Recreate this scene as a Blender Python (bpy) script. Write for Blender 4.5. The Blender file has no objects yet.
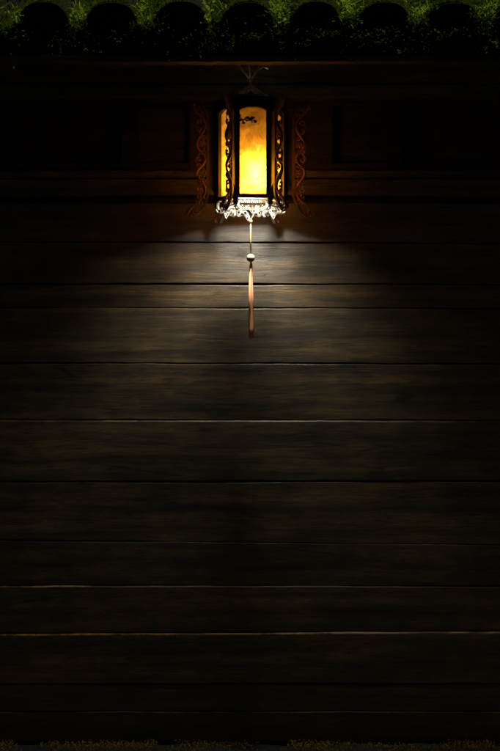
import bpy, bmesh, math, random
from mathutils import Vector, noise

sc = bpy.context.scene
C = sc.collection
R = math.radians
rnd = random.Random(11)

# ------------------------------------------------------------------ camera
CAM_D, CAM_Z = 6.5, 0.954
cam = bpy.data.cameras.new('camera')
cam.sensor_width = 36.0
cam.lens = 36.0 * CAM_D / (751 / 285.0)
cam.shift_y = 94.5 / 751.0
cam.clip_start, cam.clip_end = 0.05, 500
camo = bpy.data.objects.new('camera', cam)
C.objects.link(camo)
camo.location = (0, -CAM_D, CAM_Z)
camo.rotation_euler = (R(90), 0, 0)
sc.camera = camo

# ------------------------------------------------------------------ night sky, moonlight, exposure
SUN_EL, SUN_AZ = 60.0, 114.0         # high on the right, a little in front of the eave
SUN_STRENGTH, SKY_STRENGTH = 2.1, 0.0008
w = bpy.data.worlds.new('World')
sc.world = w
w.use_nodes = True
nt = w.node_tree
bg = nt.nodes['Background']
sky = nt.nodes.new('ShaderNodeTexSky')
sky.sky_type = 'NISHITA'
sky.sun_disc = False
sky.sun_elevation = R(SUN_EL)
sky.sun_rotation = R(SUN_AZ)
nt.links.new(sky.outputs[0], bg.inputs['Color'])
bg.inputs['Strength'].default_value = SKY_STRENGTH
sun = bpy.data.lights.new('sun', 'SUN')
sun.energy = SUN_STRENGTH
sun.angle = R(0.5)
sun.color = (1.0, 0.95, 0.84)
suno = bpy.data.objects.new('sun', sun)
C.objects.link(suno)
sd = Vector((math.sin(R(SUN_AZ)) * math.cos(R(SUN_EL)), math.cos(R(SUN_AZ)) * math.cos(R(SUN_EL)), math.sin(R(SUN_EL))))
suno.rotation_euler = sd.to_track_quat('Z', 'Y').to_euler()
suno.location = (3, 4, 6)
BULB_STRENGTH = 900.0 * (21 / 27) ** 2 * 1.5
vs = sc.view_settings
vs.view_transform = 'Standard'
vs.look = 'None'
vs.exposure = 0.0
vs.gamma = 1.0
vs.use_curve_mapping = False
sc.cycles.max_bounces = 10
sc.cycles.diffuse_bounces = 5
sc.cycles.transmission_bounces = 6
sc.cycles.sample_clamp_indirect = 3.0
sc.cycles.use_denoising = True


# ------------------------------------------------------------------ helpers
def thing(name, label, cat, loc=(0, 0, 0), group=None):
    o = bpy.data.objects.new(name, None)
    C.objects.link(o)
    o.location = loc
    o.empty_display_size = 0.1
    o['label'] = label
    o['category'] = cat
    if group:
        o['group'] = group
    return o


def obj(name, bm, mat, parent=None, smooth=False, origin=None):
    """link a bmesh built in world coordinates as one object (child of parent)"""
    me = bpy.data.meshes.new(name)
    off = Vector(origin) if origin is not None else Vector((0, 0, 0))
    p = parent
    while p is not None:
        off = off + p.location if origin is None else off
        p = p.parent
    if parent is not None and origin is None:
        bmesh.ops.translate(bm, verts=bm.verts, vec=-off)
    elif origin is not None:
        bmesh.ops.translate(bm, verts=bm.verts, vec=-off)
    bmesh.ops.recalc_face_normals(bm, faces=bm.faces)
    bm.to_mesh(me)
    bm.free()
    if smooth:
        for f in me.polygons:
            f.use_smooth = True
    me.materials.append(mat)
    o = bpy.data.objects.new(name, me)
    C.objects.link(o)
    if origin is not None:
        o.location = off
    if parent is not None:
        o.parent = parent
    return o


def box(bm, x0, x1, y0, y1, z0, z1, bev=0.0):
    m = bmesh.new()
    r = bmesh.ops.create_cube(m, size=1.0)
    for v in m.verts:
        v.co = Vector(((x0 + x1) / 2 + v.co.x * (x1 - x0), (y0 + y1) / 2 + v.co.y * (y1 - y0), (z0 + z1) / 2 + v.co.z * (z1 - z0)))
    if bev > 0:
        bmesh.ops.bevel(m, geom=m.edges[:], offset=bev, segments=2, affect='EDGES', profile=0.6)
    merge(bm, m)


def merge(bm, m, mtx=None):
    mp = {}
    for v in m.verts:
        mp[v] = bm.verts.new(mtx @ v.co if mtx is not None else v.co)
    for f in m.faces:
        try:
            bm.faces.new([mp[v] for v in f.verts])
        except ValueError:
            pass
    m.free()


def tube(bm, pts, rad, n=8, flat=None):
    """tube along pts; rad is a number or list; flat=(dir, factor) squashes it along dir"""
    pts = [Vector(p) for p in pts]
    rings = []
    up = None
    for i, p in enumerate(pts):
        a = pts[max(i - 1, 0)]
        b = pts[min(i + 1, len(pts) - 1)]
        t = (b - a).normalized()
        if up is None:
            up = Vector((0, 0, 1)) if abs(t.z) < 0.9 else Vector((1, 0, 0))
        s = t.cross(up).normalized()
        u = s.cross(t).normalized()
        up = u
        r = rad[i] if isinstance(rad, (list, tuple)) else rad
        ring = []
        for k in range(n):
            a2 = 2 * math.pi * k / n
            off = (s * math.cos(a2) + u * math.sin(a2)) * r
            if flat is not None:
                d, f = flat
                off += d * off.dot(d) * (f - 1.0)
            ring.append(bm.verts.new(p + off))
        rings.append(ring)
    for i in range(len(rings) - 1):
        for k in range(n):
            bm.faces.new((rings[i][k], rings[i][(k + 1) % n], rings[i + 1][(k + 1) % n], rings[i + 1][k]))
    bm.faces.new(rings[0][::-1])
    bm.faces.new(rings[-1])


def lathe(bm, prof, cx, cy, n=24, squash=None):
    rings = []
    for r, z in prof:
        rings.append([bm.verts.new((cx + r * math.cos(2 * math.pi * k / n), cy + r * math.sin(2 * math.pi * k / n), z)) for k in range(n)])
    for i in range(len(rings) - 1):
        for k in range(n):
            bm.faces.new((rings[i][k], rings[i][(k + 1) % n], rings[i + 1][(k + 1) % n], rings[i + 1][k]))
    bm.faces.new(rings[0])
    bm.faces.new(rings[-1])


# ------------------------------------------------------------------ materials
def nodes(name):
    m = bpy.data.materials.new(name)
    m.use_nodes = True
    t = m.node_tree
    b = t.nodes['Principled BSDF']
    return m, t, b


def N(t, kind, **kw):
    n = t.nodes.new('ShaderNode' + kind)
    for k, v in kw.items():
        if k in n.inputs:
            n.inputs[k].default_value = v
        else:
            setattr(n, k, v)
    return n


def ramp(t, src, stops):
    r = t.nodes.new('ShaderNodeValToRGB')
    e = r.color_ramp.elements
    e[0].position, e[0].color = stops[0][0], (*stops[0][1], 1)
    e[1].position, e[1].color = stops[-1][0], (*stops[-1][1], 1)
    for p, c in stops[1:-1]:
        x = e.new(p)
        x.color = (*c, 1)
    t.links.new(src, r.inputs[0])
    return r


def mixc(t, fac, a, b, mode='MIX'):
    m = t.nodes.new('ShaderNodeMix')
    m.data_type = 'RGBA'
    m.blend_type = mode
    for sock, val in ((m.inputs[0], fac), (m.inputs[6], a), (m.inputs[7], b)):
        if hasattr(val, 'is_output'):
            t.links.new(val, sock)
        elif isinstance(val, tuple):
            sock.default_value = (*val, 1)
        else:
            sock.default_value = val
    return m.outputs[2]


def wood_material(name, dark, mid, light, grey=None, rough=(0.33, 0.47), gmix=0.6, bump=0.35, spec=0.5, ior=1.5):
    m, t, b = nodes(name)
    L = t.links.new
    tc = N(t, 'TexCoord')
    at = N(t, 'Attribute', attribute_name='board')
    off = N(t, 'VectorMath', operation='MULTIPLY_ADD')
    L(at.outputs['Fac'], off.inputs[0])
    off.inputs[1].default_value = (7.31, 3.17, 11.7)
    L(tc.outputs['Object'], off.inputs[2])
    # warp the grain so that it wanders and loops round knots
    wn = N(t, 'TexNoise', Scale=2.1, Detail=2.0)
    mw = N(t, 'Mapping')
    mw.inputs['Scale'].default_value = (0.8, 1, 3.0)
    L(off.outputs[0], mw.inputs[0])
    L(mw.outputs[0], wn.inputs['Vector'])
    ws = N(t, 'VectorMath', operation='MULTIPLY_ADD')
    L(wn.outputs['Color'], ws.inputs[0])
    ws.inputs[1].default_value = (0.0, 0.0, 0.055)
    L(off.outputs[0], ws.inputs[2])
    mg = N(t, 'Mapping')
    mg.inputs['Scale'].default_value = (1.9, 6, 44)
    L(ws.outputs[0], mg.inputs[0])
    gr = N(t, 'TexNoise', Scale=1.0, Detail=6.0, Roughness=0.62)
    L(mg.outputs[0], gr.inputs['Vector'])
    mf = N(t, 'Mapping')
    mf.inputs['Scale'].default_value = (6, 20, 210)
    L(ws.outputs[0], mf.inputs[0])
    fi = N(t, 'TexNoise', Scale=1.0, Detail=8.0, Roughness=0.78)
    L(mf.outputs[0], fi.inputs['Vector'])
    mv = N(t, 'Mapping')
    mv.inputs['Scale'].default_value = (0.32, 0.3, 1.0)
    L(off.outputs[0], mv.inputs[0])
    wv = N(t, 'TexWave', wave_type='BANDS', bands_direction='Z', Scale=4.5, Distortion=4.5, Detail=3.0)
    wv.inputs['Detail Scale'].default_value = 1.6
    wv.inputs['Detail Roughness'].default_value = 0.6
    L(mv.outputs[0], wv.inputs['Vector'])
    gsum = N(t, 'Math', operation='MULTIPLY_ADD')
    L(wv.outputs['Fac'], gsum.inputs[0])
    gsum.inputs[1].default_value = 0.18
    gsub = N(t, 'Math', operation='SUBTRACT')
    L(gr.outputs['Fac'], gsub.inputs[0])
    gsub.inputs[1].default_value = 0.09
    L(gsub.outputs[0], gsum.inputs[2])
    base = ramp(t, gsum.outputs[0], [(0.27, dark), (0.5, mid), (0.75, light)])
    col = mixc(t, 0.7, base.outputs[0], ramp(t, fi.outputs['Fac'], [(0.33, (0.25, 0.25, 0.25)), (0.46, (0.97, 0.97, 0.97)), (0.68, (1.6, 1.55, 1.4))]).outputs[0], 'MULTIPLY')
    # worn, greyed patches
    mp = N(t, 'Mapping')
    mp.inputs['Scale'].default_value = (1.3, 2, 5.5)
    L(off.outputs[0], mp.inputs[0])
    pt = N(t, 'TexNoise', Scale=1.5, Detail=5.0, Roughness=0.6)
    L(mp.outputs[0], pt.inputs['Vector'])
    pr = ramp(t, pt.outputs['Fac'], [(0.42, (0, 0, 0)), (0.66, (gmix, gmix, gmix))])
    if grey:
        col = mixc(t, pr.outputs[0], col, mixc(t, 0.7, grey, base.outputs[0], 'OVERLAY'))
    # each board is stained a little differently
    wn2 = N(t, 'TexWhiteNoise', noise_dimensions='1D')
    L(at.outputs['Fac'], wn2.inputs['W'])
    vr = ramp(t, wn2.outputs['Value'], [(0.0, (0.60, 0.63, 0.70)), (1.0, (1.38, 1.28, 1.08))])
    col = mixc(t, 1.0, col, vr.outputs[0], 'MULTIPLY')
    ms = N(t, 'Mapping')
    ms.inputs['Scale'].default_value = (2.6, 4, 5.5)
    L(off.outputs[0], ms.inputs[0])
    sn = N(t, 'TexNoise', Scale=2.2, Detail=9.0, Roughness=0.74)
    L(ms.outputs[0], sn.inputs['Vector'])
    col = mixc(t, 1.0, col, ramp(t, sn.outputs['Fac'], [(0.30, (0.52, 0.54, 0.60)), (0.5, (0.92, 0.92, 0.92)), (0.70, (1.4, 1.32, 1.15))]).outputs[0], 'MULTIPLY')
    # open pores, scuffs and hairline splits
    mq = N(t, 'Mapping')
    mq.inputs['Scale'].default_value = (16, 20, 230)
    L(ws.outputs[0], mq.inputs[0])
    po = N(t, 'TexNoise', Scale=1.0, Detail=3.0, Roughness=0.6)
    L(mq.outputs[0], po.inputs['Vector'])
    col = mixc(t, 1.0, col, ramp(t, po.outputs['Fac'], [(0.54, (1, 1, 1)), (0.64, (0.3, 0.3, 0.3))]).outputs[0], 'MULTIPLY')
    mu = N(t, 'Mapping')
    mu.inputs['Scale'].default_value = (11, 20, 21)
    L(off.outputs[0], mu.inputs[0])
    sf = N(t, 'TexNoise', Scale=1.0, Detail=10.0, Roughness=0.82)
    L(mu.outputs[0], sf.inputs['Vector'])
    col = mixc(t, 0.8, col, ramp(t, sf.outputs['Fac'], [(0.36, (0.5, 0.5, 0.52)), (0.5, (1, 1, 1)), (0.64, (1.6, 1.5, 1.35))]).outputs[0], 'MULTIPLY')
    mc = N(t, 'Mapping')
    mc.inputs['Scale'].default_value = (0.55, 0.0, 17.0)
    L(ws.outputs[0], mc.inputs[0])
    ve = N(t, 'TexVoronoi', feature='DISTANCE_TO_EDGE', Scale=1.0)
    L(mc.outputs[0], ve.inputs['Vector'])
    cr = ramp(t, ve.outputs['Distance'], [(0.004, (0.25, 0.25, 0.25)), (0.012, (1, 1, 1))])
    cmx = N(t, 'MixRGB', blend_type='LIGHTEN')
    cmx.inputs[0].default_value = 1.0
    L(cr.outputs[0], cmx.inputs[1])
    L(ramp(t, pt.outputs['Fac'], [(0.46, (1, 1, 1)), (0.60, (0.15, 0.15, 0.15))]).outputs[0], cmx.inputs[2])
    col = mixc(t, 1.0, col, cmx.outputs[0], 'MULTIPLY')
    # knots
    mk = N(t, 'Mapping')
    mk.inputs['Scale'].default_value = (1.5, 0.0, 3.4)
    L(off.outputs[0], mk.inputs[0])
    vo = N(t, 'TexVoronoi', Scale=1.0)
    L(mk.outputs[0], vo.inputs['Vector'])
    col = mixc(t, 1.0, col, ramp(t, vo.outputs['Distance'], [(0.02, (0.25, 0.22, 0.2)), (0.045, (0.8, 0.7, 0.6)), (0.06, (0.45, 0.42, 0.4)), (0.10, (1, 1, 1))]).outputs[0], 'MULTIPLY')
    # upper board edges: the light they catch is painted as bare wood
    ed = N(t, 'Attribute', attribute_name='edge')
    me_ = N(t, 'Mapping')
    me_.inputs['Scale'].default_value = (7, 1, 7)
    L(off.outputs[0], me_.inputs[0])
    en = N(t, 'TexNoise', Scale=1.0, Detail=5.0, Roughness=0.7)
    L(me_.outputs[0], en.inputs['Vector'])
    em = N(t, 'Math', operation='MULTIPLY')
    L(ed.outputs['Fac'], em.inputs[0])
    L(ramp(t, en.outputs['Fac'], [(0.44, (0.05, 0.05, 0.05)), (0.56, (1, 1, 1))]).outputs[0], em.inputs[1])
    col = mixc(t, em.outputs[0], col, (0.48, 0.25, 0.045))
    L(col, b.inputs['Base Color'])
    rr = N(t, 'MapRange')
    L(pt.outputs['Fac'], rr.inputs[0])
    rr.inputs[1].default_value, rr.inputs[2].default_value = 0.3, 0.7
    rr.inputs[3].default_value, rr.inputs[4].default_value = rough[1], rough[0]
    ra = N(t, 'MixRGB', blend_type='ADD')
    ra.inputs[0].default_value = 0.06
    L(rr.outputs[0], ra.inputs[1])
    L(fi.outputs['Fac'], ra.inputs[2])
    L(ra.outputs[0], b.inputs['Roughness'])
    b.inputs['Specular IOR Level'].default_value = spec
    b.inputs['IOR'].default_value = ior
    hs = N(t, 'Math', operation='ADD')
    L(gr.outputs['Fac'], hs.inputs[0])
    hm = N(t, 'Math', operation='MULTIPLY')
    L(fi.outputs['Fac'], hm.inputs[0])
    hm.inputs[1].default_value = 0.5
    L(hm.outputs[0], hs.inputs[1])
    bp = N(t, 'Bump', Strength=bump, Distance=0.004)
    L(hs.outputs[0], bp.inputs['Height'])
    L(bp.outputs[0], b.inputs['Normal'])
    return m


M_PLANK = wood_material('dark_plank', (0.021, 0.0115, 0.0026), (0.062, 0.0350, 0.0080), (0.112, 0.066, 0.0155), grey=(0.034, 0.035, 0.031), spec=0.75, ior=1.55)
M_TRIM = wood_material('dark_trim', (0.009, 0.007, 0.0045), (0.020, 0.0155, 0.0095), (0.040, 0.030, 0.018), rough=(0.5, 0.75), bump=0.2, spec=0.3)
M_RAIL = wood_material('brown_rail', (0.025, 0.018, 0.009), (0.066, 0.049, 0.023), (0.12, 0.088, 0.042), rough=(0.4, 0.6), bump=0.25)
M_EAVE = wood_material('eave_board', (0.02, 0.013, 0.008), (0.05, 0.030, 0.017), (0.09, 0.053, 0.03), rough=(0.55, 0.8), bump=0.3)
M_BEAM = wood_material('beam_wood', (0.022, 0.021, 0.013), (0.055, 0.051, 0.03), (0.10, 0.093, 0.055), rough=(0.4, 0.7), bump=0.3)


def noise_material(name, stops, scale, rough, bump=0.3, dist=0.004, metallic=0.0, spec=0.5, detail=6):
    m, t, b = nodes(name)
    tc = N(t, 'TexCoord')
    n = N(t, 'TexNoise', Scale=scale, Detail=detail, Roughness=0.62)
    t.links.new(tc.outputs['Object'], n.inputs['Vector'])
    r = ramp(t, n.outputs['Fac'], stops)
    t.links.new(r.outputs[0], b.inputs['Base Color'])
    b.inputs['Roughness'].default_value = rough
    b.inputs['Metallic'].default_value = metallic
    b.inputs['Specular IOR Level'].default_value = spec
    bp = N(t, 'Bump', Strength=bump, Distance=dist)
    t.links.new(n.outputs['Fac'], bp.inputs['Height'])
    t.links.new(bp.outputs[0], b.inputs['Normal'])
    return m


M_TILE = noise_material('fired_tile', [(0.35, (0.006, 0.0055, 0.004)), (0.7, (0.016, 0.014, 0.009))], 22, 0.9, 0.5, spec=0.15)
M_PLASTER = noise_material('old_plaster', [(0.35, (0.03, 0.028, 0.024)), (0.7, (0.07, 0.065, 0.055))], 14, 0.9)
M_FRAME = noise_material('lacquered_frame', [(0.35, (0.022, 0.012, 0.007)), (0.7, (0.05, 0.028, 0.014))], 40, 0.32, 0.12, 0.001)
M_CARVE = noise_material('carved_red_wood', [(0.3, (0.12, 0.036, 0.015)), (0.7, (0.30, 0.105, 0.040))], 70, 0.45, 0.3, 0.001)
M_SPINE = noise_material('wing_edge_wood', [(0.3, (0.06, 0.038, 0.02)), (0.7, (0.13, 0.085, 0.045))], 50, 0.4, 0.2, 0.001)
M_METAL = noise_material('aged_brass', [(0.3, (0.20, 0.15, 0.07)), (0.7, (0.45, 0.35, 0.18))], 60, 0.42, 0.2, 0.0005, metallic=0.45)
M_BEAD = noise_material('ivory_bead', [(0.3, (0.52, 0.42, 0.24)), (0.7, (0.70, 0.60, 0.40))], 90, 0.35, 0.1, 0.0005)
M_CORD = noise_material('gold_cord', [(0.3, (0.36, 0.25, 0.08)), (0.7, (0.55, 0.40, 0.15))], 300, 0.7, 0.3, 0.0005)
M_GROUND = noise_material('damp_earth', [(0.3, (0.010, 0.008, 0.005)), (0.55, (0.022, 0.018, 0.010)), (0.75, (0.042, 0.033, 0.016))], 26, 0.75, 0.8, 0.02)
M_SOCKET = noise_material('white_porcelain', [(0.3, (0.6, 0.6, 0.58)), (0.7, (0.75, 0.75, 0.72))], 30, 0.3, 0.05, 0.0005)
M_INK = noise_material('brown_ink', [(0.3, (0.03, 0.018, 0.008)), (0.7, (0.07, 0.04, 0.016))], 120, 0.8, 0.0)


def leaf_material(name, a, b_, trans=0.5):
    m = bpy.data.materials.new(name)
    m.use_nodes = True
    t = m.node_tree
    t.nodes.clear()
    L = t.links.new
    out = N(t, 'OutputMaterial')
    tc = N(t, 'TexCoord')
    n = N(t, 'TexNoise', Scale=38.0, Detail=3.0)
    L(tc.outputs['Object'], n.inputs['Vector'])
    r = ramp(t, n.outputs['Fac'], [(0.32, a), (0.7, b_)])
    d = N(t, 'BsdfDiffuse')
    tr = N(t, 'BsdfTranslucent')
    L(r.outputs[0], d.inputs[0])
    L(r.outputs[0], tr.inputs[0])
    mx = N(t, 'MixShader')
    mx.inputs[0].default_value = trans
    L(d.outputs[0], mx.inputs[1])
    L(tr.outputs[0], mx.inputs[2])
    L(mx.outputs[0], out.inputs[0])
    return m


M_MOSS = leaf_material('moss_leaf', (0.022, 0.044, 0.004), (0.11, 0.18, 0.013))  # dark tone carries the dimmer light of the left eave
M_GRASS = leaf_material('grass_lit_tone', (0.20, 0.32, 0.016), (0.40, 0.55, 0.045), 0.6)  # stronger light on the right is put into this leaf colour
M_WEED = leaf_material('weed_leaf', (0.10, 0.14, 0.03), (0.20, 0.25, 0.07))
M_SILL_MOSS = leaf_material('sill_moss_leaf', (0.22, 0.145, 0.018), (0.50, 0.33, 0.045), 0.3)


def paper_material():
    m = bpy.data.materials.new('amber_parchment')
    m.use_nodes = True
    t = m.node_tree
    t.nodes.clear()
    L = t.links.new
    out = N(t, 'OutputMaterial')
    tc = N(t, 'TexCoord')
    n = N(t, 'TexNoise', Scale=19.0, Detail=8.0, Roughness=0.72, Distortion=0.8)
    L(tc.outputs['Object'], n.inputs['Vector'])
    r = ramp(t, n.outputs['Fac'], [(0.34, (0.058, 0.0170, 0.0007)), (0.50, (0.122, 0.040, 0.0019)), (0.66, (0.19, 0.072, 0.0055))])
    tr = N(t, 'BsdfTranslucent')
    L(r.outputs[0], tr.inputs[0])
    d = N(t, 'BsdfDiffuse')
    d.inputs[0].default_value = (0.30, 0.14, 0.035, 1)
    g = N(t, 'BsdfGlossy')
    g.inputs['Roughness'].default_value = 0.35
    mx = N(t, 'MixShader')
    mx.inputs[0].default_value = 0.22
    L(tr.outputs[0], mx.inputs[1])
    L(d.outputs[0], mx.inputs[2])
    mx2 = N(t, 'MixShader')
    mx2.inputs[0].default_value = 0.03
    L(mx.outputs[0], mx2.inputs[1])
    L(g.outputs[0], mx2.inputs[2])
    L(mx2.outputs[0], out.inputs[0])
    return m


def bone_material():
    m = bpy.data.materials.new('pale_bone')
    m.use_nodes = True
    t = m.node_tree
    t.nodes.clear()
    L = t.links.new
    out = N(t, 'OutputMaterial')
    tc = N(t, 'TexCoord')
    n = N(t, 'TexNoise', Scale=80.0, Detail=4.0)
    L(tc.outputs['Object'], n.inputs['Vector'])
    r = ramp(t, n.outputs['Fac'], [(0.3, (0.55, 0.47, 0.38)), (0.7, (0.8, 0.74, 0.66))])
    d = N(t, 'BsdfDiffuse')
    tr = N(t, 'BsdfTranslucent')
    L(r.outputs[0], d.inputs[0])
    L(r.outputs[0], tr.inputs[0])
    mx = N(t, 'MixShader')
    mx.inputs[0].default_value = 0.28
    L(d.outputs[0], mx.inputs[1])
    L(tr.outputs[0], mx.inputs[2])
    L(mx.outputs[0], out.inputs[0])
    return m


def bulb_material():
    m = bpy.data.materials.new('lit_bulb')
    m.use_nodes = True
    t = m.node_tree
    t.nodes.clear()
    out = N(t, 'OutputMaterial')
    e = N(t, 'Emission', Strength=BULB_STRENGTH)
    e.inputs[0].default_value = (0.98, 1.0, 0.89, 1)
    t.links.new(e.outputs[0], out.inputs[0])
    return m


def tassel_material():
    m, t, b = nodes('red_orange_silk')
    tc = N(t, 'TexCoord')
    mp = N(t, 'Mapping')
    mp.inputs['Scale'].default_value = (420, 420, 9)
    t.links.new(tc.outputs['Object'], mp.inputs[0])
    n = N(t, 'TexNoise', Scale=1.0, Detail=4.0)
    t.links.new(mp.outputs[0], n.inputs['Vector'])
    r = ramp(t, n.outputs['Fac'], [(0.3, (0.80, 0.28, 0.10)), (0.7, (0.95, 0.52, 0.27))])
    t.links.new(r.outputs[0], b.inputs['Base Color'])
    b.inputs['Roughness'].default_value = 0.6
    b.inputs['Sheen Weight'].default_value = 0.8
    b.inputs['Sheen Roughness'].default_value = 0.5
    b.inputs['Sheen Tint'].default_value = (1.0, 0.55, 0.3, 1)
    return m


M_PAPER, M_BONE, M_BULB, M_TASSEL = paper_material(), bone_material(), bulb_material(), tassel_material()


# pixel (500-wide photo) + distance in front of the wall -> metres
def zz(py, d=0.0):
    return CAM_Z + (470 - py) * (CAM_D - d) / (285.0 * CAM_D)


def xx(px, d=0.0):
    return (px - 250) * (CAM_D - d) / (285.0 * CAM_D)


# ------------------------------------------------------------------ ground
bm = bmesh.new()
xs = [-40, -12, -5, -3] + [-2.4 + i * 0.06 for i in range(81)] + [3, 5, 12, 40]
ys = [-60, -20, -8, -5, -3] + [-2 + i * 0.2 for i in range(7)] + [-0.65 + i * 0.03 for i in range(23)] + [1, 3, 10, 40]
grid = []
for y in ys:
    row = []
    for x in xs:
        h = 0.0
        if abs(x) < 3 and -3 < y < 0.2:
            h = 0.012 * noise.noise(Vector((x * 9, y * 9, 0.3))) + 0.006 * noise.noise(Vector((x * 31, y * 31, 1.3))) - 0.008
        row.append(bm.verts.new((x, y, h)))
    grid.append(row)
for j in range(len(ys) - 1):
    for i in range(len(xs) - 1):
        bm.faces.new((grid[j][i], grid[j][i + 1], grid[j + 1][i + 1], grid[j + 1][i]))
g = obj('ground', bm, M_GROUND, smooth=True)
g['kind'] = 'structure'

# ------------------------------------------------------------------ house
house = thing('wooden_house', 'old dark timber house front with horizontal plank wall under a mossy tiled eave', 'house')
HX = 2.7                                                    # half length of the front


def boards(name, specs, mat, parent, seg=0.025, seed=0, worn_lit=None):
    """many boards as one mesh; spec: (x0,x1,zb_left,zb_right,zt_left,zt_right,front,thick,wob)"""
    bm = bmesh.new()
    lay = bm.verts.layers.float.new('board')
    led = bm.verts.layers.float.new('edge')
    for q, (x0, x1, zbl, zbr, ztl, ztr, front, thick, wob) in enumerate(specs):
        n = max(2, int((x1 - x0) / seg))
        prev = None
        for i in range(n + 1):
            f = i / n
            x = x0 + (x1 - x0) * f
            zb = zbl + (zbr - zbl) * f + wob * (noise.noise(Vector((x * 5.0, q * 3.7 + seed, 0.5))) + .5 * noise.noise(Vector((x * 19.0, q * 3.7 + seed, 0.5))))
            zt = ztl + (ztr - ztl) * f + wob * (noise.noise(Vector((x * 5.0, q * 3.7 + seed, 7.5))) + .5 * noise.noise(Vector((x * 19.0, q * 3.7 + seed, 7.5))))
            y = -front + 0.0022 * noise.noise(Vector((x * 2.2, q * 5.1 + seed, 3.1))) * (1 if wob > 0 else 0)
            e = (0.0045 if worn_lit and q in (5, 8, 9) else 0.0020) if wob > 0 else 0.002
            prof = [(y + thick, zb), (y + e, zb), (y + e * 0.3, zb + e * 0.35), (y, zb + e), (y, zb + (zt - zb) * 0.33), (y, zb + (zt - zb) * 0.66),
                    (y, zt - e - 0.0035), (y, zt - e), (y + e * 0.3, zt - e * 0.35), (y + e, zt), (y + thick, zt)]
            ring = []
            for py_, pz_ in prof:
                v = bm.verts.new((x, py_, pz_))
                v[lay] = q * 1.37 + seed
                v[led] = worn_lit(q, x) if (worn_lit and len(ring) in (7, 8, 9)) else 0.0
                ring.append(v)
            if prev:
                for k in range(len(ring) - 1):
                    bm.faces.new((prev[k], ring[k], ring[k + 1], prev[k + 1]))
                bm.faces.new((prev[-1], ring[-1], ring[0], prev[0]))
            else:
                bm.faces.new(ring)
            prev = ring
        bm.faces.new(prev[::-1])
    return obj(name, bm, mat, parent)


# body of the house behind the boards
bm = bmesh.new()
box(bm, -HX, HX, 0.05, 3.0, -0.05, 2.52)
obj('house_body', bm, M_PLASTER, house)

# horizontal plank wall
cuts = [(203, 203), (242, 243.5), (284, 284.5), (307.5, 308.5), (363, 364), (419.5, 420.5), (482, 481), (540, 545), (585, 586), (633.5, 631), (684, 684), (711, 711), (741, 741)]
fronts = [0.0075, 0.0068, 0.0060, 0.0052, 0.0036, 0.006, 0.0035, 0.003, 0.004, 0.009, 0.006, 0.006]
gaps = [0.001, 0.0018, 0.003, 0.0018, 0.0024, 0.0016, 0.0018, 0.0016, 0.0014, 0.0016, 0.0014, 0.0014, 0.001]
k = HX / xx(500)
specs = []
for i in range(len(cuts) - 1):
    tl, tr = cuts[i]
    bl, br = cuts[i + 1]
    def ext(l, r):
        m_, h_ = (l + r) / 2, (r - l) / 2 * k
        return zz(m_ - h_), zz(m_ + h_)
    ztl, ztr = ext(tl, tr)
    zbl, zbr = ext(bl, br)
    specs.append((-HX, HX, zbl + gaps[i + 1], zbr + gaps[i + 1], ztl - gaps[i], ztr - gaps[i], fronts[i], 0.03, 0.0026))
def worn_lit(q, x):  # seams that catch light get a brighter painted edge, board by board
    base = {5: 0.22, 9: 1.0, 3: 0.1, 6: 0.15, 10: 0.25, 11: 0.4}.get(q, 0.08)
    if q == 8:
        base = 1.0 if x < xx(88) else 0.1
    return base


boards('plank_wall', specs, M_PLANK, house, seed=3, worn_lit=worn_lit)

# dark mortise slots and nail heads are cut marks in the boards
M_CRACK = noise_material('crack_black', [(0.3, (0.008, 0.007, 0.005)), (0.7, (0.015, 0.012, 0.009))], 50, 0.9, 0.0)
for px, py, l, a in ((264, 300, 0.016, 83), (265, 275, 0.020, 22)):
    x, z = xx(px), zz(py)
    dx, dz = math.cos(R(a)) * l / 2, math.sin(R(a)) * l / 2
    nx, nz = -math.sin(R(a)) * 0.0015, math.cos(R(a)) * 0.0015
    m = bmesh.new()
    vs_ = []
    for yy in (-0.0068, 0.006):
        vs_.append([m.verts.new((x + sx * dx + sn * nx * (1 if sx == 0 else 0.3), yy, z + sx * dz + sn * nz * (1 if sx == 0 else 0.3)))
                    for sx, sn in ((-1, 0), (0, -1), (1, 0), (0, 1))])
    m.faces.new(vs_[0])
    m.faces.new(vs_[1][::-1])
    for q in range(4):
        m.faces.new((vs_[0][q], vs_[1][q], vs_[1][(q + 1) % 4], vs_[0][(q + 1) % 4]))
    obj('wall_crack', m, M_CRACK, house)

# rail under the frieze: moulding + board
boards('frieze_rail', [(-HX, HX, zz(196.5), zz(196.5), zz(180.5), zz(180.5), 0.030, 0.06, 0.0008),
                       (-HX, HX, zz(179.5), zz(179.5), zz(172.5), zz(172.5), 0.043, 0.07, 0.0006)], M_RAIL, house, seed=31)
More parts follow.
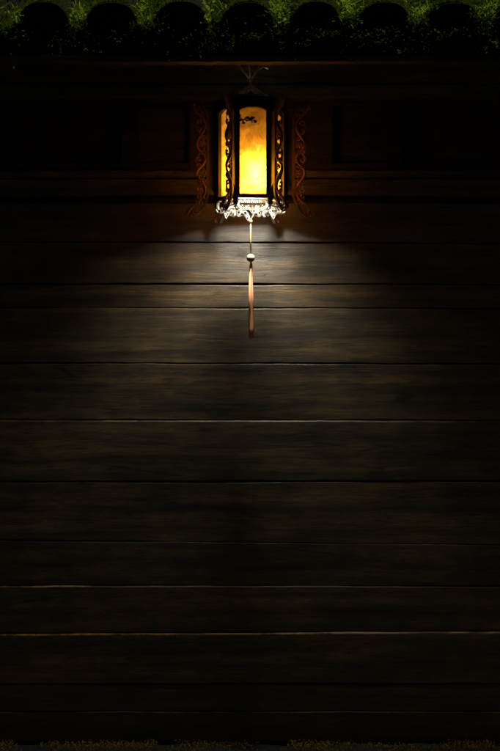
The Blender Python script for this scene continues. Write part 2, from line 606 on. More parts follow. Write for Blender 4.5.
# frieze: recessed panels between stiles
stiles = [(-300, -288), (-110, -98), (-9, 4), (122, 137), (190, 203), (304, 332), (388, 402), (490, 502), (606, 618), (790, 802)]
sp = []
for a, b_ in stiles:
    sp.append((xx(a), xx(b_), zz(171.8), zz(171.8), zz(100), zz(100), 0.020, 0.05, 0.0))
for q, s1 in enumerate(sp):
    boards('frieze_stile', [s1], M_TRIM, house, seed=53 + q * 1.7)
rails = []
for i in range(len(stiles) - 1):
    a, b_ = xx(stiles[i][1]) + 0.0005, xx(stiles[i + 1][0]) - 0.0005
    rails.append((a, b_, zz(171.5), zz(171.5), zz(163.5), zz(163.5), 0.017, 0.05, 0.0))
    rails.append((a, b_, zz(107), zz(107), zz(100), zz(100), 0.017, 0.05, 0.0))
for q, s1 in enumerate(rails):
    boards('frieze_crossrail', [s1], M_TRIM, house, seed=61 + q * 1.3)
for i in range(len(stiles) - 1):
    a, b_ = xx(stiles[i][1]) + 0.001, xx(stiles[i + 1][0]) - 0.001
    bm = bmesh.new()
    lay = None
    z0, z1 = zz(163), zz(107.5)
    box(bm, a, b_, 0.012, 0.049, z0, z1)
    obj('frieze_panel', bm, M_TRIM, house)

# lintel beam above the frieze
boards('lintel_beam', [(-HX, HX, zz(97, .10), zz(97, .10), zz(84.5, .10), zz(84.5, .10), 0.10, 0.15, 0.0015),
                       (-HX, HX, zz(84, .085), zz(84, .085), zz(52, .085), zz(52, .085), 0.085, 0.13, 0.0015)], M_BEAM, house, seed=71)

# ---- roof
SL = R(24)
EY = -0.80                                                   # eave front
ROOF_Z = zz(35, 0.8)                                          # top of the deck at the eave
up = Vector((0, math.cos(SL), math.sin(SL)))
nrm = Vector((0, -math.sin(SL), math.cos(SL)))


def slab(bm, y_start, length, thick, x0, x1, lift):
    o = Vector((0, y_start, ROOF_Z)) + nrm * lift
    vs_ = []
    for x in (x0, x1):
        for s, h in ((0, 0), (length, 0), (length, -thick), (0, -thick)):
            p = o + up * s + nrm * h
            vs_.append(bm.verts.new((x, p.y, p.z)))
    a, b_ = vs_[:4], vs_[4:]
    bm.faces.new(a)
    bm.faces.new(b_[::-1])
    for q in range(4):
        bm.faces.new((a[q], b_[q], b_[(q + 1) % 4], a[(q + 1) % 4]))


bm = bmesh.new()
slab(bm, EY, 2.5, 0.03, -HX - .2, HX + .2, 0.0)
# far slope beyond the ridge
rz = ROOF_Z + math.sin(SL) * 2.5
ry = EY + math.cos(SL) * 2.5
bm2 = bmesh.new()
vv = [bm2.verts.new(p) for p in ((-HX - .2, ry, rz), (HX + .2, ry, rz), (HX + .2, 3.8, 2.2), (-HX - .2, 3.8, 2.2),
                                 (-HX - .2, ry, rz - .04), (HX + .2, ry, rz - .04), (HX + .2, 3.8, 2.16), (-HX - .2, 3.8, 2.16))]
for f in ((0, 1, 2, 3), (4, 5, 6, 7), (0, 1, 5, 4), (1, 2, 6, 5), (2, 3, 7, 6), (3, 0, 4, 7)):
    bm2.faces.new([vv[q] for q in f])
merge(bm, bm2)
roof = obj('roof', bm, M_TILE, house)
# gables filling the ends
for x in (-HX, HX - 0.1):
    m = bmesh.new()
    a = [m.verts.new((x, y, z)) for y, z in ((0.05, 2.52), (3.0, 2.52), (ry, rz - 0.06))]
    b_ = [m.verts.new((x + 0.1, y, z)) for y, z in ((0.05, 2.52), (3.0, 2.52), (ry, rz - 0.06))]
    m.faces.new(a)
    m.faces.new(b_[::-1])
    for q in range(3):
        m.faces.new((a[q], b_[q], b_[(q + 1) % 3], a[(q + 1) % 3]))
    obj('gable', m, M_PLASTER, house)

# barrel tile rows, each ending in a dark rounded end at the eave
PITCH = xx(68, 0.8) - xx(0, 0.8)
TX0 = xx(248.5, 0.8)
tile_x = [TX0 + PITCH * i for i in range(-13, 14)]
for x in tile_x:
    jit = rnd.uniform(-0.004, 0.004)
    wdt, hgt = 0.0765 + rnd.uniform(-.003, .003), 0.112 + rnd.uniform(-.004, .004)
    sec = []
    for q in range(22):
        a = math.pi * q / 21
        sec.append((math.copysign(abs(math.cos(a)) ** 0.8, math.cos(a)) * wdt, max(0.0, math.sin(a)) ** 0.75 * hgt * 0.80 + 0.012))
    sec = [(wdt * 0.86, -0.006)] + sec + [(-wdt * 0.86, -0.006)]
    bm = bmesh.new()
    rings = []
    s = -0.012
    for j in range(9):                                        # overlapping courses up the slope
        for s2, sc_ in ((s, 1.0), (s + 0.27, 0.94)):
            o = Vector((x + jit, EY, ROOF_Z)) + up * s2
            rings.append([bm.verts.new(Vector((o.x + u_ * sc_, o.y, o.z)) + nrm * (h_ * sc_)) for u_, h_ in sec])
        s += 0.27
    for a, b_ in zip(rings, rings[1:]):
        for q in range(len(sec) - 1):
            bm.faces.new((a[q], b_[q], b_[q + 1], a[q + 1]))
    # rim and recessed face of the end tile
    inner = [bm.verts.new(v.co * 1.0) for v in rings[0]]
    ctr = Vector((x + jit, EY, ROOF_Z)) + up * -0.012 + nrm * 0.04
    for v in inner:
        v.co = ctr + (v.co - ctr) * 0.84
    deep = [bm.verts.new(v.co + up * 0.012) for v in inner]
    n_ = len(sec)
    for q in range(n_):
        bm.faces.new((rings[0][q], rings[0][(q + 1) % n_], inner[(q + 1) % n_], inner[q]))
        bm.faces.new((inner[q], inner[(q + 1) % n_], deep[(q + 1) % n_], deep[q]))
    bm.faces.new(deep)
    obj('barrel_tile', bm, M_TILE, roof)

# fascia, edge strip, purlin, rafters
boards('fascia', [(-HX - .2, HX + .2, zz(54.5, .79), zz(54.5, .79), zz(37, .79), zz(37, .79), 0.79, 0.03, 0.003)], M_TRIM, house, seed=83)
st = []
cutx = [-330, -170, -40, 88, 212, 270, 360, 434, 520, 640, 830]
for i in range(len(cutx) - 1):
    dz = rnd.uniform(-0.002, 0.002)
    st.append((xx(cutx[i], .8) + .0002, xx(cutx[i + 1], .8) - .0002, zz(61.5, .8) + dz, zz(61.5, .8) - dz, zz(55, .8), zz(55, .8), 0.80 + rnd.uniform(-.003, .003), 0.045, 0.002))
boards('eave_strip', st, M_EAVE, house, seed=97)
PUR_Z = zz(61, 0.26)
bm = bmesh.new()
tube(bm, [(-HX - .15, -0.26, PUR_Z + 0.047), (0, -0.26, PUR_Z + 0.047), (HX + .15, -0.26, PUR_Z + 0.047)], 0.045, 16)
obj('purlin', bm, M_BEAM, house, smooth=True)
for i in range(-5, 6):
    x = i * 0.5 + 0.25
    m = bmesh.new()
    o = Vector((0, EY + 0.03, ROOF_Z)) + nrm * -0.031
    vs_ = []
    for sx in (x - .025, x + .025):
        for s_, h_ in ((0, 0), (0.9, 0), (0.9, -0.06), (0, -0.045)):
            p = o + up * s_ + nrm * h_
            vs_.append(m.verts.new((sx, p.y, p.z)))
    a, b_ = vs_[:4], vs_[4:]
    m.faces.new(a)
    m.faces.new(b_[::-1])
    for q in range(4):
        m.faces.new((a[q], b_[q], b_[(q + 1) % 4], a[(q + 1) % 4]))
    obj('rafter', m, M_TRIM, house)

# ------------------------------------------------------------------ lantern
LX, LD = xx(250.8, 0.26), 0.26
LY = -LD
lan = thing('hanging_lantern', 'lit hexagonal wooden lantern with amber panels and carved wings hanging under the eave', 'lantern', (LX, LY, PUR_Z))
RAD = 0.115
FD = LD + 0.10                                                # front face
ROT = 4.0                                                     # the lantern has turned a little on its hook
WT, WB = zz(107, FD), zz(194, FD)
ZT, ZB = WT + 0.026, WB - 0.012                               # frame top and bottom
#                                        # panel opening


def corner(i, r=RAD):                                         # corners at 0, 60, ... degrees; faces front flat
    a = R(60 * i + ROT)
    return Vector((LX + r * math.cos(a), LY + r * math.sin(a), 0))


# frame: posts, rails
bm = bmesh.new()
for i in range(6):
    c = corner(i)
    tube(bm, [(c.x, c.y, ZB - 0.022), (c.x, c.y, ZB), (c.x, c.y, ZT), (c.x, c.y, ZT + 0.012)], [0.007, 0.0095, 0.0095, 0.006], 8)
    a, b_ = corner(i), corner(i + 1)
    d = (b_ - a).normalized()
    nn = Vector((d.y, -d.x, 0))
    mid = (a + b_) / 2
    hw = (b_ - a).length / 2

    def plate(pts, t0, t1):
        m = bmesh.new()
        f0 = [m.verts.new(mid + d * u_ + nn * t0 + Vector((0, 0, z_))) for u_, z_ in pts]
        f1 = [m.verts.new(mid + d * u_ + nn * t1 + Vector((0, 0, z_))) for u_, z_ in pts]
        m.faces.new(f0)
        m.faces.new(f1[::-1])
        for q in range(len(pts)):
            m.faces.new((f0[q], f1[q], f1[(q + 1) % len(pts)], f0[(q + 1) % len(pts)]))
        merge(bm, m)
    ow = 0.0440 if i == 4 else 0.0370                                               # half width of the opening
    for s in (-1, 1):                                         # stiles beside the panel
        plate([(s * ow, WB), (s * (hw - 0.004), WB), (s * (hw - 0.004), WT), (s * ow, WT)], -0.006, 0.006)
    plate([(-hw + .004, ZB), (hw - .004, ZB), (hw - .004, WB), (-hw + .004, WB)], -0.008, 0.008)
    arch = [(-hw + .004, ZT), (-hw + .004, WT)]
    for q in range(15):
        u_ = -ow + 2 * ow * q / 14
        arch.append((u_, WT - 0.011 * (abs(u_) / ow) ** 3.2))
    arch += [(hw - .004, WT), (hw - .004, ZT)]
    plate(arch[::-1], -0.007, 0.007)
    plate([(-hw + .002, ZT - .004), (hw - .002, ZT - .004), (hw - .002, ZT + 0.006), (-hw + .002, ZT + 0.006)], -0.012, 0.0125)
obj('frame', bm, M_FRAME, lan)

# six parchment panels
for i in range(6):
    a, b_ = corner(i), corner(i + 1)
    d = (b_ - a).normalized()
    nn = Vector((d.y, -d.x, 0))
    mid = (a + b_) / 2 - nn * 0.0095
    hw = 0.0490
    bm = bmesh.new()
    nu, nv = 8, 20
    g_ = [[bm.verts.new(mid + d * (hw * (2 * p / nu - 1)) + nn * (0.0008 * noise.noise(Vector((p * .5, q * .5, i)))) + Vector((0, 0, WB - .002 + (WT - WB + .004) * q / nv))) for p in range(nu + 1)] for q in range(nv + 1)]
    for q in range(nv):
        for p in range(nu):
            bm.faces.new((g_[q][p], g_[q][p + 1], g_[q + 1][p + 1], g_[q + 1][p]))
    pan = obj('parchment_panel', bm, M_PAPER, lan, smooth=True)
    if i == 4:
        front_panel, fd, fn, fm = pan, d, nn, mid
        pan['label'] = 'brightly glowing front panel painted with a small blossom branch'

# small painted blossom branch near the top of the front panel
bm = bmesh.new()


def blot(cx, cz, r, squ=1.0, ang=0.0, seed=0):
    pts = []
    for q in range(11):
        a = 2 * math.pi * q / 11
        rr = r * (1 + 0.35 * noise.noise(Vector((math.cos(a) * 1.7, math.sin(a) * 1.7, seed * 3.3))))
        u_, v_ = rr * math.cos(a), rr * squ * math.sin(a)
        pts.append((cx + u_ * math.cos(ang) - v_ * math.sin(ang), cz + u_ * math.sin(ang) + v_ * math.cos(ang)))
    f0 = [bm.verts.new(fm + fd * u_ + fn * 0.0020 + Vector((0, 0, z_))) for u_, z_ in pts]
    f1 = [bm.verts.new(fm + fd * u_ + fn * 0.0028 + Vector((0, 0, z_))) for u_, z_ in pts]
    bm.faces.new(f0)
    bm.faces.new(f1[::-1])
    for q in range(11):
        bm.faces.new((f0[q], f1[q], f1[(q + 1) % 11], f0[(q + 1) % 11]))


zf = lambda py: zz(py, FD)
s_ = 1 if fd.x > 0 else -1
uf = lambda px: s_ * (xx(px, FD) - fm.x)
for n_, (px, py, r, squ, ang) in enumerate(((239.6, 115, 1.7, .6, 1.2), (241, 119.5, 2.0, .7, .4), (243.4, 122.5, 1.8, .7, -.2), (245, 118, 1.6, .5, .9), (247.5, 117.2, 2.1, .7, .1),
                                            (250.5, 118.8, 2.4, .8, .6), (253.4, 117.4, 1.7, .7, .2), (255.3, 121, 1.9, .8, -.6), (247, 120.5, 1.3, .5, .2), (252, 121.4, 1.3, .6, 0))):
    blot(uf(px), zf(py), r / 317.0, squ, ang, n_)
for (p0, p1) in (((238.5, 112.5), (241, 119)), ((241, 119), (247, 119.5)), ((247, 119.5), (255, 119.8)), ((249, 119), (252, 116)), ((243, 119.5), (243.5, 123))):
    L_ = 6
    for q in range(L_):
        f = q / (L_ - 1)
        blot(uf(p0[0] + (p1[0] - p0[0]) * f), zf(p0[1] + (p1[1] - p0[1]) * f), 0.9 / 317, 0.7, 0.3, q)
obj('painted_blossom', bm, M_INK, front_panel)

# carved corner wings
WZ1, WZ0 = zz(103, LD), zz(217, LD)


def spine_r(t):                                               # t 0 at the top, 1 at the bottom
    r = 0.146
    if t < 0.16:
        r += 0.026 * ((0.16 - t) / 0.16) ** 1.7
    if t > 0.80:
        r += 0.042 * ((t - 0.80) / 0.20) ** 1.8
    return r


for i in range(6):
    a = R(60 * i + ROT)
    rad = Vector((math.cos(a), math.sin(a), 0))
    tan = Vector((-math.sin(a), math.cos(a), 0))
    base = Vector((LX, LY, 0))
    P = lambda r, z, w_=0.0: base + rad * r + tan * w_ + Vector((0, 0, z))
    ph = rnd.uniform(0, 6)
    # spine: a curved plain strip joined to the post by a web
    bm = bmesh.new()
    prev = None
    for q in range(41):
        t = q / 40
        z = WZ1 + (WZ0 - WZ1) * t
        r = spine_r(t)
        th = 0.0052
        wd = 0.0058 if 0.04 < t < 0.97 else 0.004
        ring = [bm.verts.new(P(r - wd, z, -th)), bm.verts.new(P(r + wd * .5, z, -th)), bm.verts.new(P(r + wd * .5, z, th)), bm.verts.new(P(r - wd, z, th))]
        if prev:
            for k_ in range(4):
                bm.faces.new((prev[k_], prev[(k_ + 1) % 4], ring[(k_ + 1) % 4], ring[k_]))
        else:
            bm.faces.new(ring[::-1])
        prev = ring
    bm.faces.new(prev)
    m = bmesh.new()
    web = [(RAD - .002, ZT - .02), (0.141, ZT - .05), (0.141, ZB + .05), (RAD - .002, ZB + .02)]
    f0 = [m.verts.new(P(r, z, -0.003)) for r, z in web]
    f1 = [m.verts.new(P(r, z, 0.003)) for r, z in web]
    m.faces.new(f0)
    m.faces.new(f1[::-1])
    for q in range(4):
        m.faces.new((f0[q], f1[q], f1[(q + 1) % 4], f0[(q + 1) % 4]))
    wing = obj('corner_wing', bm, M_SPINE, lan)
    obj('wing_web', m, M_FRAME, wing)
    # openwork: two crossing vines, outer scallops, leaf knots
    bm = bmesh.new()
    flat = (tan, 1.3)

    def width(t):
        return 0.015 + 0.0035 * math.sin(t * math.pi) + (0.006 * (t - 0.85) / 0.15 if t > 0.85 else 0)
    loops = 7.0
    pts, rr = [], []
    ph = rnd.uniform(-.35, .35)

    def sway(t):
        return math.sin(loops * math.pi * t + ph + 0.35 * math.sin(11 * t + 3 * ph))
    for q in range(120):                                      # the main stem winds from edge to edge
        t = 0.015 + 0.97 * q / 119
        z = WZ1 + (WZ0 - WZ1) * t
        pts.append(P(spine_r(t) + 0.004 + width(t) * (1.0 + 0.82 * sway(t)), z))
        rr.append(0.0043 + 0.0012 * math.sin(31 * t + i))
    tube(bm, pts, rr, 7, flat)
    pts = []
    for q in range(120):                                      # a thin tendril answers it
        t = 0.03 + 0.94 * q / 119
        pts.append(P(spine_r(t) + 0.004 + width(t) * (1.0 - 0.88 * sway(t) + .12 * math.sin(40 * t)), WZ1 + (WZ0 - WZ1) * t))
    tube(bm, pts, [0.0017 + 0.0008 * math.sin(43 * q / 119 + i) for q in range(120)], 6, flat)
    for q in range(15):                                       # scrolls that fill the bends
        t = 0.04 + 0.915 * q / 14 + rnd.uniform(-.008, .008)
        z = WZ1 + (WZ0 - WZ1) * t
        wv = width(t)
        sg = -1 if sway(t) > 0 else 1
        r0 = rnd.uniform(0.0068, 0.0092)
        cr = spine_r(t) + .004 + wv * (1.0 + 0.50 * sg)
        rot = rnd.uniform(-.6, .6) + (0 if sg < 0 else math.pi)
        dirn = 1 if q % 2 else -1
        pts = []
        for j in range(19):
            aa = rot + dirn * j / 18 * rnd.uniform(5.6, 5.9)
            rr_ = r0 * (1 - 0.70 * j / 18)
            pts.append(P(cr + rr_ * math.cos(aa), z + rr_ * 1.3 * math.sin(aa)))
        tube(bm, pts, [0.0036 - 0.0012 * j / 18 for j in range(19)], 6, flat)
    for q in range(38):                                       # pointed leaves along the stem
        t = rnd.uniform(0.02, 0.97)
        z = WZ1 + (WZ0 - WZ1) * t
        c0 = P(spine_r(t) + .004 + width(t) * (1.0 + 0.8 * sway(t)), z)
        aa = rnd.uniform(0, 6.28)
        c1 = c0 + rad * (0.009 * math.cos(aa)) + Vector((0, 0, 0.014 * math.sin(aa)))
        tube(bm, [c0, (c0 + c1) / 2, c1], [0.0020, 0.0040, 0.0008], 6, flat)
    for t in (0.36, 0.70):                                    # rosettes
        z = WZ1 + (WZ0 - WZ1) * t
        c0 = P(spine_r(t) + .004 + width(t), z)
        for j in range(6):
            aa = j * math.pi / 3 + ph
            c1 = c0 + rad * (0.013 * math.cos(aa)) + Vector((0, 0, 0.013 * math.sin(aa)))
            tube(bm, [c0, (c0 + c1) / 2, c1], [0.0022, 0.0046, 0.0014], 6, flat)
    # finishing curl at the foot
    pts = []
    for j in range(18):
        aa = 2.6 + j / 17 * 5.2
        rr_ = 0.0105 * (1 - 0.6 * j / 17)
        pts.append(P(spine_r(1) + .010 + rr_ * math.cos(aa), WZ0 + 0.006 + rr_ * math.sin(aa)))
    tube(bm, pts, [0.0024] * 17 + [0.0014], 6, flat)
    obj('fretwork', bm, M_CARVE, wing, smooth=True)

# little gallery of openings between frame and apron
bm = bmesh.new()
GZ1, GZ0 = ZB - 0.001, ZB - 0.017
AR = 0.090
for i in range(6):
    a, b_ = corner(i, AR), corner(i + 1, AR)
    d = (b_ - a).normalized()
    nn = Vector((d.y, -d.x, 0))
    for z, r in ((GZ1 - .002, 0.0028), (GZ0 + .001, 0.0024)):
        tube(bm, [a + Vector((0, 0, z)), (a + b_) / 2 + Vector((0, 0, z)), b_ + Vector((0, 0, z))], r, 6)
    for j in range(1, 7):
        p = a + (b_ - a) * (j / 7)
        tube(bm, [(p.x, p.y, GZ0), (p.x, p.y, (GZ0 + GZ1) / 2), (p.x, p.y, GZ1)], [0.0024, 0.0015, 0.0024], 6)
    for j in range(7):                                        # little diagonal crosses in the lower half
        p = a + (b_ - a) * ((j + 0.2) / 7)
        q_ = a + (b_ - a) * ((j + 0.8) / 7)
        tube(bm, [p + Vector((0, 0, GZ0 + .001)), q_ + Vector((0, 0, GZ0 + .010))], 0.0011, 5)
        tube(bm, [q_ + Vector((0, 0, GZ0 + .001)), p + Vector((0, 0, GZ0 + .010))], 0.0011, 5)
obj('gallery', bm, M_FRAME, lan)
for i in range(6):                                            # pale corner pegs
    c = corner(i, RAD - 0.004)
    bm = bmesh.new()
    lathe(bm, [(0.002, ZB - .001), (0.0042, ZB - .004), (0.0034, ZB - 0.014), (0.0046, ZB - .020), (0.0032, ZB - 0.029)], c.x, c.y, 12)
    obj('corner_peg', bm, M_BONE, lan, smooth=True)

# pierced apron boards, one to a side, with scalloped foot; cells cut out as holes
AZ1 = GZ0 - 0.001


def apron_low(u):                                             # u -1..1 along a side -> foot height
    return AZ1 - 0.010 - 0.010 * abs(math.cos(u * math.pi * 0.5)) ** 0.7 - 0.004 * math.cos(u * math.pi * 3) - 0.010 * math.exp(-(u / 0.24) ** 2)


for i in range(6):
    a, b_ = corner(i, AR - 0.001), corner(i + 1, AR - 0.001)
    d = (b_ - a).normalized()
    nn = Vector((d.y, -d.x, 0))
    mid = (a + b_) / 2
    hw = (b_ - a).length / 2
    NU, NV = 44, 14
    bm = bmesh.new()
    vg = {}

    def vat(p, q):
        if (p, q) not in vg:
            u = 2 * p / NU - 1
            v = q / NV
            z = AZ1 + (apron_low(u) - AZ1) * v
            flare = 0.016 * v ** 1.5
            e = d * (u * (hw + flare * 0.577))
            vg[(p, q)] = bm.verts.new(mid + e + nn * flare + Vector((0, 0, z)))
        return vg[(p, q)]
    for p in range(NU):
        for q in range(NV):
            u = (2 * (p + .5) / NU - 1)
            v = (q + .5) / NV
            hole = False
            for hu, hv, ru, rv in ((-.10, .80, .05, .10), (.10, .80, .05, .10), (-.27, .40, .11, .20), (.27, .40, .11, .20), (-.52, .62, .09, .2), (.52, .62, .09, .2),
                                   (-.76, .36, .07, .2), (.76, .36, .07, .2), (0, .25, .07, .12), (.38, .8, .06, .1), (-.38, .8, .06, .1)):
                if ((u - hu) / ru) ** 2 + ((v - hv) / rv) ** 2 < 1:
                    hole = True
            if not hole:
                bm.faces.new((vat(p, q), vat(p + 1, q), vat(p + 1, q + 1), vat(p, q + 1)))
    res = bmesh.ops.solidify(bm, geom=bm.faces[:], thickness=0.003)
    ap = obj('apron_board', bm, M_BONE, lan)
# curled corner brackets of the apron
for i in range(6):
    a = R(60 * i + ROT)
    rad = Vector((math.cos(a), math.sin(a), 0))
    bm = bmesh.new()
    b0 = Vector((LX, LY, 0)) + rad * (AR + .004)
    pts = [b0 + Vector((0, 0, AZ1)), b0 + rad * 0.003 + Vector((0, 0, AZ1 - .012)), b0 + rad * 0.010 + Vector((0, 0, AZ1 - .020)), b0 + rad * 0.019 + Vector((0, 0, AZ1 - .017)),
           b0 + rad * 0.023 + Vector((0, 0, AZ1 - .009)), b0 + rad * 0.019 + Vector((0, 0, AZ1 - .004)), b0 + rad * 0.015 + Vector((0, 0, AZ1 - .009))]
    tube(bm, pts, [0.004, 0.0042, 0.0038, 0.0032, 0.0026, 0.002, 0.0014], 8)
    obj('apron_bracket', bm, M_BONE, lan, smooth=True)

# bottom cross bars with the little cup that carries the tassel
bm = bmesh.new()
for i in range(3):
    a, b_ = corner(i, AR - .002), corner(i + 3, AR - .002)
    tube(bm, [a + Vector((0, 0, AZ1 - .002)), Vector((LX, LY, AZ1 - .004)), b_ + Vector((0, 0, AZ1 - .002))], 0.0026, 6)
obj('cross_bar', bm, M_METAL, lan)
bm = bmesh.new()
lathe(bm, [(0.003, AZ1 - .003), (0.015, AZ1 - .005), (0.0185, AZ1 - .009), (0.014, AZ1 - .014), (0.008, AZ1 - .020), (0.005, AZ1 - .027), (0.003, AZ1 - .034), (0.0015, AZ1 - .040)], LX, LY, 20)
obj('bottom_finial', bm, M_METAL, lan, smooth=True)

# bulb in its socket
BX, BY, BZ = LX + 0.014, LY - 0.058, WB + 0.068
bm = bmesh.new()
bmesh.ops.create_uvsphere(bm, u_segments=16, v_segments=10, radius=0.027)
for v in bm.verts:
    v.co.z *= 1.5
    v.co = v.co + Vector((BX, BY, BZ))
obj('bulb', bm, M_BULB, lan, smooth=True)
bm = bmesh.new()
lathe(bm, [(0.006, BZ + .038), (0.008, BZ + .042), (0.008, BZ + .068), (0.005, BZ + .074), (0.003, BZ + .078)], BX, BY, 16)
tube(bm, [(BX, BY, BZ + .076), (BX, BY, ZT - .02), (LX, LY, ZT + .01)], 0.002, 6)
obj('bulb_socket', bm, M_SOCKET, lan, smooth=True)

# top: low hexagonal lid with pierced collar, bail arcs, stem
bm = bmesh.new()
lid = [(RAD - 0.002, ZT + 0.004), (RAD - 0.004, ZT + 0.012), (0.092, ZT + 0.022), (0.092, ZT + 0.016), (RAD - 0.010, ZT + 0.006)]
for i in range(6):
    for (r0, z0), (r1, z1) in zip(lid, lid[1:] + lid[:1]):
        a0, b0 = corner(i, r0), corner(i + 1, r0)
        a1, b1 = corner(i, r1), corner(i + 1, r1)
        bm.faces.new([bm.verts.new(v) for v in (a0 + Vector((0, 0, z0)), b0 + Vector((0, 0, z0)), b1 + Vector((0, 0, z1)), a1 + Vector((0, 0, z1)))])
bmesh.ops.remove_doubles(bm, verts=bm.verts, dist=1e-5)
obj('lid', bm, M_FRAME, lan)
bm = bmesh.new()
z0 = ZT + 0.020
for k_, (rr, hh) in enumerate(((0.045, 0.034), (0.030, 0.045))):
    for ang in (0.0, 60.0, 120.0):
        aa = R(ang)
        pts = []
        for q in range(17):
            th = math.pi * q / 16
            pts.append((LX + rr * math.cos(th) * math.cos(aa), LY + rr * math.cos(th) * math.sin(aa), z0 + (hh - .0005 * ang / 60) * math.sin(th) ** .8))
        tube(bm, pts, 0.0026 if k_ else 0.003, 6)
lathe(bm, [(0.047, z0 - .002), (0.051, z0 + .001), (0.047, z0 + .004), (0.043, z0 + .001)], LX, LY, 24)
for i in range(3):
    a, b_ = corner(i, 0.093), corner(i + 3, 0.093)
    tube(bm, [a + Vector((0, 0, z0 + .001)), b_ + Vector((0, 0, z0 + .001))], 0.0025, 6)
obj('bail', bm, M_METAL, lan, smooth=True)
bm = bmesh.new()
SZ = zz(79, LD)
lathe(bm, [(0.004, z0 + .04), (0.007, z0 + .045), (0.0045, z0 + .052), (0.0035, SZ - .012), (0.0062, SZ - .006), (0.0062, SZ + .002), (0.003, SZ + .006)], LX, LY, 14)
for px, py, dy in ((234.5, 61.5, 0.01), (247.5, 61, -.02), (262.5, 61, 0.012)):
    x1 = xx(px, LD)
    tube(bm, [(LX, LY, SZ - .002), ((LX + x1) / 2, LY + dy * .5, (SZ + PUR_Z) / 2 - .001), (x1, LY + dy, PUR_Z + 0.012)], 0.0036, 7)
tube(bm, [(xx(257.5, LD), LY + .005, zz(70, LD)), (xx(263, LD), LY - .004, zz(67, LD)), (xx(268, LD), LY - .01, zz(69.5, LD))], 0.0020, 6)
obj('hanger', bm, M_METAL, lan, smooth=True)

# tassel below the finial
bm = bmesh.new()
TZ = AZ1 - .039
bead_z = zz(258, LD)
tube(bm, [(LX, LY, TZ + .004), (LX - .0006, LY, (TZ + bead_z) / 2), (LX, LY, bead_z + .008)], 0.0024, 8)
tas = obj('tassel_cord', bm, M_CORD, lan, smooth=True)
bm = bmesh.new()
lathe(bm, [(0.0035, TZ - .002), (0.006, TZ - .006), (0.005, TZ - .012), (0.0028, TZ - .015)], LX, LY, 12)
obj('tassel_collar', bm, M_CORD, tas, smooth=True)
bm = bmesh.new()
bmesh.ops.create_uvsphere(bm, u_segments=20, v_segments=14, radius=0.0138)
for v in bm.verts:
    v.co += Vector((LX, LY, bead_z))
obj('tassel_bead', bm, M_BEAD, tas, smooth=True)
bm = bmesh.new()
f1, f0 = zz(266, LD), zz(337, LD)
lathe(bm, [(0.0022, f1 + .017), (0.0034, f1 + .008), (0.0052, f1), (0.0056, f1 - .03), (0.0062, f1 - .10), (0.0084, f0 + .03), (0.0088, f0 + .008), (0.005, f0)], LX + .001, LY, 14)
for j in range(90):                                           # separate threads of the skirt
    aa = rnd.uniform(0, 6.28)
    r0, r1 = 0.0045, rnd.uniform(0.0050, 0.0088)
    end = f0 + rnd.uniform(-.008, .024)
    tube(bm, [(LX + r0 * math.cos(aa), LY + r0 * math.sin(aa), f1 - .002), (LX + .001 + r1 * .85 * math.cos(aa), LY + r1 * .85 * math.sin(aa), (f1 + end) / 2),
              (LX + .002 + r1 * math.cos(aa + .2), LY + r1 * math.sin(aa + .2), end)], 0.0009, 4)
obj('tassel_fringe', bm, M_TASSEL, tas, smooth=True)

# ------------------------------------------------------------------ moss in the valleys between the tile ends


def leaf(bm, p, d, ln, wd, up_=Vector((0, 0, 1))):
    d = d.normalized()
    s = d.cross(up_)
    if s.length < 0.05:
        s = Vector((1, 0, 0))
    s.normalize()
    bend = Vector((0, 0, -ln * 0.18))
    v = [bm.verts.new(p), bm.verts.new(p + d * ln * .5 + s * wd), bm.verts.new(p + d * ln + bend), bm.verts.new(p + d * ln * .5 - s * wd)]
    bm.faces.new(v)


bm = bmesh.new()
for vi, x in enumerate(tile_x):
    vx = x + PITCH / 2
    if abs(vx) > 1.6:
        continue
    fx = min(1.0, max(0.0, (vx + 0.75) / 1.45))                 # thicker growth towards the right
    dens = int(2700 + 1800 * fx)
    clumps = [(rnd.gauss(0, .034), abs(rnd.gauss(0, .22)) - .012, rnd.uniform(.35, 1.0)) for _ in range(46)]
    for j in range(dens):
        cu, cb, ch = clumps[rnd.randrange(46)]
        u = cu + rnd.gauss(0, 0.009)
        if abs(u) > 0.066:
            continue
        back = max(-.02, cb + rnd.gauss(0, 0.016))
        top = (0.030 + 0.062 * fx) * ch
        h = rnd.random() ** 0.7 * top + (abs(u) / 0.05) ** 2 * 0.022
        p = Vector((vx + u, EY, ROOF_Z)) + up * back + nrm * h
        d = Vector((rnd.gauss(0, .6), rnd.gauss(-.35, .5), rnd.gauss(.55, .5)))
        if rnd.random() < 0.3:
            ln, wd = rnd.uniform(.018, .040), rnd.uniform(.0011, .0020)     # blades
        else:
            ln, wd = rnd.uniform(.007, .019), rnd.uniform(.0024, .0062)
        leaf(bm, p, d, ln, wd)
    for j in range(int(260 + 420 * fx)):                          # strands hanging over the eave edge
        u = rnd.gauss(0, .045)
        p = Vector((vx + u, EY - rnd.uniform(.0, .022), ROOF_Z + .012 - abs(rnd.gauss(0, .028))))
        leaf(bm, p, Vector((rnd.gauss(0, .5), -.5, rnd.gauss(-.3, .6))), rnd.uniform(.006, .018), rnd.uniform(.0012, .003))
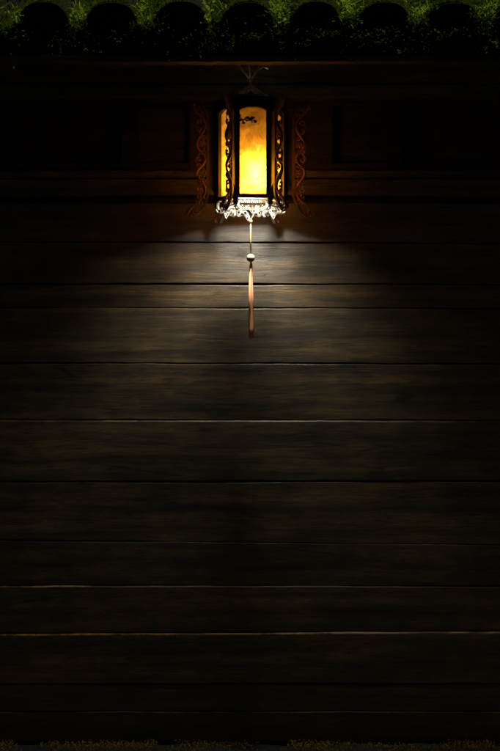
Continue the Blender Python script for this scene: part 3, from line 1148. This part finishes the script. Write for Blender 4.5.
# thin growth on the backs of the tiles
for x in tile_x:
    if abs(x) > 1.6:
        continue
    fx = min(1.0, max(0.0, (x + 0.75) / 1.45))
    for j in range(int(1700 + 900 * fx)):
        a = rnd.gauss(math.pi / 2, .9)
        if not 0.1 < a < math.pi - .1:
            continue
        back = rnd.random() ** 1.8 * .75
        p = Vector((x + math.cos(a) * .076, EY, ROOF_Z)) + up * back + nrm * (math.sin(a) ** .75 * .090 + .010)
        leaf(bm, p, Vector((math.cos(a) + rnd.gauss(0, .4), rnd.gauss(-.5, .4), rnd.gauss(.7, .3))), rnd.uniform(.006, .016), rnd.uniform(.0015, .0035))
for j in range(150):                                         # cushions along the feet of the tile ends
    cx = rnd.uniform(-1.5, 1.5)
    fx = min(1.0, max(0.15, (cx + 0.75) / 1.45))
    cz, n_, sp_ = ROOF_Z - abs(rnd.gauss(0, .022)) + .010, int(rnd.uniform(20, 90) * fx), rnd.uniform(.006, .020)
    for q in range(n_):
        p = Vector((cx + rnd.gauss(0, sp_ * 1.5), EY - .012 - abs(rnd.gauss(0, .010)), cz + rnd.gauss(0, sp_ * .5)))
        leaf(bm, p, Vector((rnd.gauss(0, .6), rnd.gauss(-.6, .4), rnd.gauss(.2, .6))), rnd.uniform(.006, .015), rnd.uniform(.002, .0048))
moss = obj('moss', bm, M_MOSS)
moss['kind'] = 'stuff'
moss['label'] = 'green moss and fine grass growing between the roof tile ends'
moss['category'] = 'moss'


bm = bmesh.new()
for x in tile_x:
    for q in range(22):
        cx = x + PITCH / 2 + rnd.gauss(0, .030)
        fx = min(1.0, max(0.05, (cx + 0.30) / 0.75))  # lit tone crowded to the right, in place of a light falloff
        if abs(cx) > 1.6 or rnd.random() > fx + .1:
            continue
        back, hh = abs(rnd.gauss(0, .10)) - .01, rnd.uniform(.35, 1.0)
        for j in range(int(rnd.uniform(14, 46))):
            p = Vector((cx + rnd.gauss(0, .010), EY, ROOF_Z)) + up * (back + rnd.gauss(0, .01)) + nrm * rnd.uniform(.01, .095 * hh)
            if rnd.random() < .4:
                leaf(bm, p, Vector((rnd.gauss(0, .5), rnd.gauss(-.3, .4), rnd.gauss(.8, .3))), rnd.uniform(.022, .045), rnd.uniform(.0011, .0018))
            else:
                leaf(bm, p, Vector((rnd.gauss(0, .8), rnd.gauss(-.4, .5), rnd.gauss(.4, .5))), rnd.uniform(.008, .017), rnd.uniform(.003, .0062))
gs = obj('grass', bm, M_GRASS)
gs['kind'] = 'stuff'
gs['label'] = 'yellow green grass and small leaves between the tile ends, coloured as if brightly lit'
gs['category'] = 'grass'


# ------------------------------------------------------------------ seedlings rooted in cracks of the eave
def seedling(px, py, d, size, nl, label):
    x, z = xx(px, d), zz(py, d)
    t = thing('seedling', label, 'weed', (x, -d, z - size * .6), 'small weeds sprouting along the eave')
    bs = bmesh.new()
    bl = bmesh.new()
    base = Vector((x, -d + .008, z - size * .6))
    for j in range(nl):
        a = 2 * math.pi * j / nl + rnd.uniform(-.3, .3)
        tip = base + Vector((math.cos(a) * size * rnd.uniform(.5, 1.0), -.012 - abs(math.sin(a)) * size * .4, size * rnd.uniform(.6, 1.25)))
        m_ = (base + tip) / 2 + Vector((0, -.006, size * .12))
        tube(bs, [base, m_, tip], 0.0007, 4)
        for q, pt in enumerate((m_, tip, tip)):
            dr = Vector((math.cos(a) + rnd.gauss(0, .7), -.5, rnd.gauss(.3, .5)))
            leaf(bl, pt, dr, size * rnd.uniform(.45, .8), size * rnd.uniform(.12, .2))
    obj('stem', bs, M_WEED, t)
    obj('leaves', bl, M_WEED, t)
    return t


seedling(84, 51, .805, .020, 5, 'tiny weed low on the fascia at the far left, alone under the dim tiles')
seedling(215, 50, .805, .020, 5, 'small weed on the fascia left of the lantern hanger')
seedling(230, 52, .805, .022, 5, 'small weed on the fascia almost directly above the lantern hanger')
seedling(249, 27, .816, .024, 6, 'pale weed sprouting in front of the tile end above the lantern')
seedling(293, 48, .805, .022, 5, 'small weed on the fascia just right of the lantern hanger')
seedling(328, 24, .816, .022, 6, 'weed hugging the foot of the first tile end right of the lantern')
seedling(362, 43, .805, .024, 6, 'bright weed on the fascia beneath the moss, second gap right of the lantern')
seedling(439, 39, .805, .022, 5, 'slender weed high on the fascia below the second tile end from the right')
seedling(476, 43, .805, .022, 5, 'weed on the fascia nearest the right edge of the eave')

# ------------------------------------------------------------------ mossy strip at the foot of the wall
bm = bmesh.new()
for j in range(9000):
    x = rnd.uniform(-1.6, 1.6)
    y = -0.012 - abs(rnd.gauss(0, .09))
    if noise.noise(Vector((x * 6, y * 12, 4))) < -0.15:
        continue
    p = Vector((x, y, rnd.uniform(-.012, .006)))
    leaf(bm, p, Vector((rnd.gauss(0, .6), rnd.gauss(0, .5), .8)), rnd.uniform(.006, .014), rnd.uniform(.0015, .003))
gm = obj('ground_moss', bm, M_SILL_MOSS)
gm['kind'] = 'stuff'
gm['label'] = 'low brown moss growing along the foot of the plank wall'
gm['category'] = 'moss'
